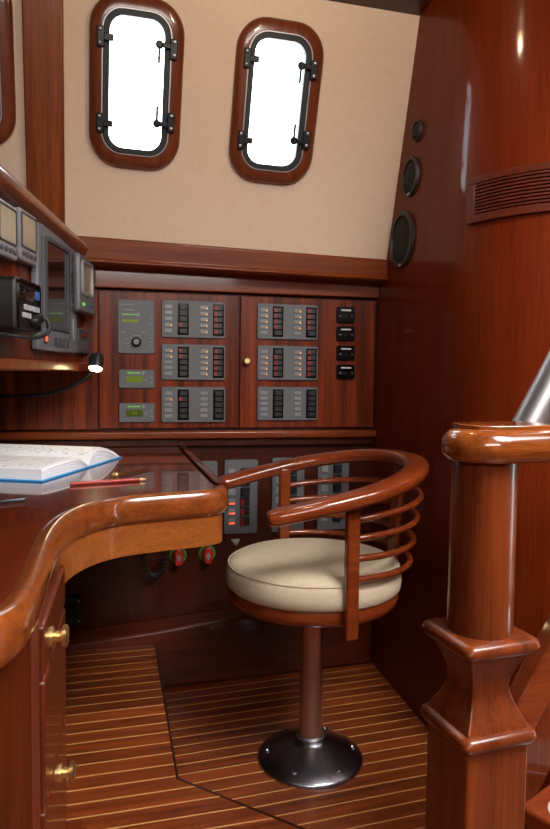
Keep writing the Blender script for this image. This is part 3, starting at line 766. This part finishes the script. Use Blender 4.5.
# ------------------------------------------------------------------ pedestal chair
chair = thing('pedestal_chair', 'round swivel armchair with beige cushion and curved wooden back on steel pedestal', 'chair', (.425, 1.492, .0005), radians(6))
b = MB(); b.lathe([(.127, 0), (.127, .004), (.122, .009), (.100, .020), (.070, .034), (.048, .044), (.040, .048), (.036, .054), (.030, .055)], n=48); base = obj('pedestal_base', b, M_chrome, chair, smooth=50)
for i in range(6):
    a = radians(60*i-73); b = MB(); c = (.103*cos(a), .103*sin(a), .017)
    b.lathe([(.0075, 0), (.0075, .002), (.0055, .0035), (.003, .001)], c, 14); obj('bolt', b, M_chrome, base)
b = MB(); b.lathe([(.034, .050), (.0345, .056), (.029, .060), (.029, .050)], n=32); obj('pedestal_collar', b, M_steel, chair)
b = MB(); b.lathe([(.0275, .05), (.0275, .382)], n=32); obj('pedestal_tube', b, M_alu, chair)
b = MB(); b.lathe([(.06, .376), (.075, .384), (.075, .389)], n=32); obj('swivel_plate', b, M_hw, chair)
b = MB(); b.lathe([(.03, .388), (.178, .388), (.192, .392), (.199, .401), (.200, .414), (.196, .424), (.03, .424)], n=64); obj('seat_ring', b, M_chair, chair, smooth=50)
b = MB(); b.lathe([(.03, .4245), (.196, .4245), (.204, .432), (.206, .448), (.205, .466), (.199, .480), (.188, .4875), (.160, .493), (.10, .497), (.02, .4985)], n=64); cu_ = obj('seat_cushion', b, M_cush, chair, smooth=80)
b = MB(); b.tube([(.2005*cos(2*pi*i/64), .2005*sin(2*pi*i/64), .4795) for i in range(64)], .0014, 6, closed=True); obj('piping', b, M_cush, cu_)
RA = .233
path = []
for i in range(9):
    x = -.182+.182*i/9; path.append((x, -RA*(1.0-.08*(x/.165)**2)))
for i in range(33):
    a = radians(-90+180*i/32); path.append((RA*cos(a), RA*sin(a)))
for i in range(9):
    x = -.182*(i+1)/9; path.append((x, RA*(1.0-.08*(x/.165)**2)))
def arm_z(x): return .634+.082*min(1, max(0, (x+.182)/.41))
sec = [(.0285*c_, .0175*s_) for c_, s_ in [(copysign(abs(cos(a))**.75, cos(a)), copysign(abs(sin(a))**.75, sin(a))) for a in [2*pi*i/20 for i in range(20)]]]
P3 = [(x, y, arm_z(x)) for x, y in path]
sc = [1]*len(P3); sc[0] = sc[-1] = .80
d0 = (Vector(P3[0])-Vector(P3[1])).normalized()*.004
b = MB(); b.sweep(P3, sec, scale=sc); obj('armrest', b, M_chair, chair, bevel=.006, seg=3, smooth=60)
for y in (-1, 1):
    b = MB(); b.box((0, y*.213, (.372+arm_z(0))/2), (.029, .020, arm_z(0)-.372)); obj('arm_post', b, M_chair, chair, bevel=.005, seg=3)
for a in (2,):
    a = radians(a); r0 = .207; r1 = .232
    m0 = Matrix.Rotation(a, 3, 'Z'); zt_ = arm_z(RA*cos(a))
    b = MB(); b.loops([[m0 @ Vector((r+q*.009, s_*.0165, z)) for q, s_ in ((-1, -1), (1, -1), (1, 1), (-1, 1))] for r, z in ((r0, .376), (r1, zt_))]); obj('back_post', b, M_chair, chair, bevel=.004, seg=3)
for zf, zk, r in ((.622, .648, .240), (.583, .597, .233), (.541, .543, .226), (.497, .495, .219)):
    pts = []
    for i in range(41):
        a = radians(-90+180*i/40); q = cos(a)
        pts.append((r*1.03*cos(a), (.213+(r-.213)*q)*sin(a), zf+(zk-zf)*q))
    b = MB(); b.tube(pts, .0072, 10); obj('back_rod', b, M_chair, chair)

# ------------------------------------------------------------------ newel post with handrail end
NC = Vector((.4315, .746, 0)); NA = radians(7)
nw = thing('newel_post', 'turned mahogany newel post with square collars and rounded handrail end', 'newel post', (NC.x, NC.y, ZP), NA)
z_ = lambda z: z-ZP
def collar(z):
    b = MB(); hw = .0545
    def sq(k, zz): return [(x, y, zz) for x, y in rr(2*(hw-k), 2*(hw-k), max(.004, .012-k*.3), 4)]
    b.loops([sq(.012, z-.020), sq(.004, z-.018), sq(.0, z-.010), sq(.002, z-.003), sq(.008, z)]); return b
obj('collar', collar(z_(.603)), M_newel, nw, smooth=50)
obj('collar', collar(z_(.490)), M_newel, nw, smooth=50)
b = MB(); b.lathe([(.0402, z_(.600)), (.0398, z_(.72)), (.0394, z_(.8165))], n=40); obj('round_shaft', b, M_newel, nw)
b = MB()
rg = []
for i in range(15):
    q = i/14; hw = .0415-.0145*sin(pi*q)**1.3+(.0 if q > .5 else .004*(1-2*q)); rg.append([(x, y, z_(.487+q*.098)) for x, y in ((-hw, -hw), (hw, -hw), (hw, hw), (-hw, hw))])
b.loops(rg); obj('waisted_block', b, M_newel, nw, bevel=.0015, smooth=25)
b = MB(); b.loops([[(x, y, z) for x, y in ((-.0445, -.0445), (.0445, -.0445), (.0445, .0445), (-.0445, .0445))] for z in (0, z_(.4715))]); obj('square_shaft', b, M_newel, nw, bevel=.004, seg=3)
b = MB()
L2 = .30
def stad(k, zz):
    r = .0535-k; pts = [(r*cos(radians(90+180*i/16)), r*sin(radians(90+180*i/16)), zz) for i in range(17)]
    return pts+[(L2, -r, zz), (L2, r, zz)]
b.loops([stad(.016, z_(.822-.006)), stad(.006, z_(.824-.006)), stad(.001, z_(.831-.006)), stad(0, z_(.840-.006)), stad(.002, z_(.850-.006)), stad(.008, z_(.858-.006)), stad(.018, z_(.862-.006))]); obj('handrail_end', b, M_rail, nw, smooth=60)
b = MB(); b.prism([(-.036, .004), (-.026, -.022), (-.006, -.033), (.085, -.033), (.085, .036), (-.024, .036)], z_(.8545), z_(.8612)); obj('cover_slip', b, M_rail, nw, bevel=.0012)

# ------------------------------------------------------------------ companionway steps going up to the right
a0 = Vector((.566, .845, .868)); dr = Vector((.48, .0, .877)).normalized()
b = MB(); b.tube([a0-dr*.05, a0+dr*.3, a0+dr*.62], .0235, 24, up=(0, 1, 0))
tag(obj('grab_rail', b, M_steel), 'brushed steel grab rail rising steeply behind the newel handrail end', 'handrail')
lad = thing('companionway_ladder', 'mahogany ladder string and step rising to the right behind the newel post', 'ladder', (.60, .80, ZP))
q1 = Vector((.537, .835, .461)); dd = Vector((.50, 0, .866))
b = MB()
nrm = Vector((.866, 0, -.50))
A = q1-dd*.36; B = q1+dd*.7
for (o0, o1, y0, y1) in ((0, .046, .815, .850),):
    b.loops([[P+nrm*o+Vector((0, y-P.y, 0)) for o, y in ((o0, y0), (o1, y0), (o1, y1), (o0, y1))] for P in (A, B)])
obj('string', b, M_step, lad, bevel=.005, seg=3, world=True)
b = MB(); b.loops([[P+nrm*o+Vector((0, y-P.y, 0)) for o, y in ((.0455, .836), (.12, .836), (.12, .848), (.0455, .848))] for P in (A, B)]); obj('inner_string', b, M_cab, lad, bevel=.003, world=True)
sa, sb = on_z(523, 801, .33), on_z(556, 777, .33)
dst = (sb-sa).normalized(); pn = Vector((dst.y, -dst.x, 0))
for k, (up_, sh_) in enumerate(((0, 0), (.25, .15), (.5, .30))):
    o_ = Vector((sh_, 0, up_))
    poly = [sa-dst*.012, sa+dst*.25, sa+dst*.25+pn*.22, sa+pn*.22-dst*.012]
    b = MB(); b.loops([[p+o_+Vector((0, 0, dz_)) for p in poly] for dz_ in (-.028, 0)]); st = obj('step', b, M_step, lad, bevel=.006, seg=3, world=True)
    cpad = on_z(545, 808, .33)+dst*.06+pn*.035+o_
    pad = [cpad+dst*x+pn*y for x, y in rr(.15, .075, .035, 6)]
    b = MB(); b.loops([[p+Vector((0, 0, dz_)) for p in pad] for dz_ in (-.001, .0015)]); obj('grip_pad', b, M_pad, st, world=True, label='pale rounded grip pad')

# ------------------------------------------------------------------ speakers and vent on the bulkhead
for (py, pz, dia, lab) in ((1.705, 1.575, .056, 'smallest of the three round black speakers, uppermost on the bulkhead'), (1.743, 1.465, .106, 'middle round black speaker of three on the bulkhead'), (1.793, 1.304, .160, 'largest round black speaker, lowest of three on the bulkhead')):
    t = thing('loudspeaker', lab, 'speaker', (XB, py, pz), radians(-90), 'round speakers on the bulkhead')   # local -y faces the room
    r = dia/2
    b = MB(); b.lathe([(r, 0), (r, .005), (r*.95, .009), (r*.84, .009), (r*.82, .004)], (0, 0, 0), 40, RX, cap1=False); obj('trim_ring', b, M_spring, t)
    b = MB(); b.lathe([(r*.83, .003), (r*.70, .006), (r*.4, .0085), (r*.1, .009)], (0, 0, 0), 40, RX); g_ = obj('grille', b, M_mesh, t, smooth=80)
    if dia > .1:
        b = MB(); b.box((0, -.0095, -r*.9), (.014, .002, .007)); obj('badge', b, M_instl, t)
def bpos(k, w_=0):
    a = radians(k); n = Vector((-cos(a), -sin(a), 0)); return Vector((XB+RB, YB, 0))+n*(RB+w_)
A0, A1, Z0, Z1 = 13.5, 55.5, 1.268, 1.370
vent = thing('air_vent', 'curved wooden louvred air vent let into the bulkhead at upper right', 'vent', bpos(35)+Vector((0, 0, 1.32)))
def curved(a0, a1, z0, z1, w0, w1, n=16):
    b = MB(); rings = []
    for i in range(n+1):
        k = a0+(a1-a0)*i/n
        rings.append([bpos(k, w_)+Vector((0, 0, z)) for w_, z in ((w0, z0), (w1, z0), (w1, z1), (w0, z1))])
    return b.loops(rings)
M_vent = wood('vent_mahogany', (84, 30, 16), (116, 46, 26), 'Z', 60, .5, .45, .25, .25)
for (a0_, a1_, z0_, z1_) in ((A0, A1, Z0, Z0+.018), (A0, A1, Z1-.015, Z1), (A0, A0+4.2, Z0+.0181, Z1-.0151), (A1-1.5, A1, Z0+.0181, Z1-.0151)):
    obj('frame_rail', curved(a0_, a1_, z0_, z1_, -.001, .009), M_vent, vent, bevel=.0015, world=True)
obj('backing', curved(A0+4, A1-1.4, Z0+.017, Z1-.014, .0002, .001), M_blackgloss, vent, world=True)
ns = 9; step = (Z1-Z0-.034)/ns
for i in range(ns):
    z = Z0+.0183+step*i+.0029
    b = MB(); rings = []
    for j in range(17):
        k = A0+4.1+(A1-A0-5.5)*j/16
        rings.append([bpos(k, w_)+Vector((0, 0, z+dz_)) for w_, dz_ in ((.002, .0), (.0072, .0), (.0072, .0042), (.002, .0046))])
    b.loops(rings); obj('slat', b, M_vent, vent, world=True)

# ------------------------------------------------------------------ deckhead downlight (seen only as a reflection in the bulkhead)
dl = thing('ceiling_light', 'small round warm downlight in the wooden deckhead', 'ceiling light', (.32, 1.20, zt(.32)))
b = MB(); b.lathe([(.045, 0), (.045, -.006), (.036, -.010), (.034, -.004)], n=28, cap1=False); obj('trim_ring', b, M_brass, dl)
b = MB(); b.lathe([(.034, -.004), (.02, -.007), (.004, -.008)], n=28); obj('lens', b, M_ceilbulb, dl)
dd_ = bpy.data.lights.new('downlight_glow', 'POINT'); dd_.energy = 2.1; dd_.color = (1, .80, .56); dd_.shadow_soft_size = .02
do = bpy.data.objects.new('downlight_glow', dd_); COL.objects.link(do); do.location = (.32, 1.20, zt(.32)-.03)
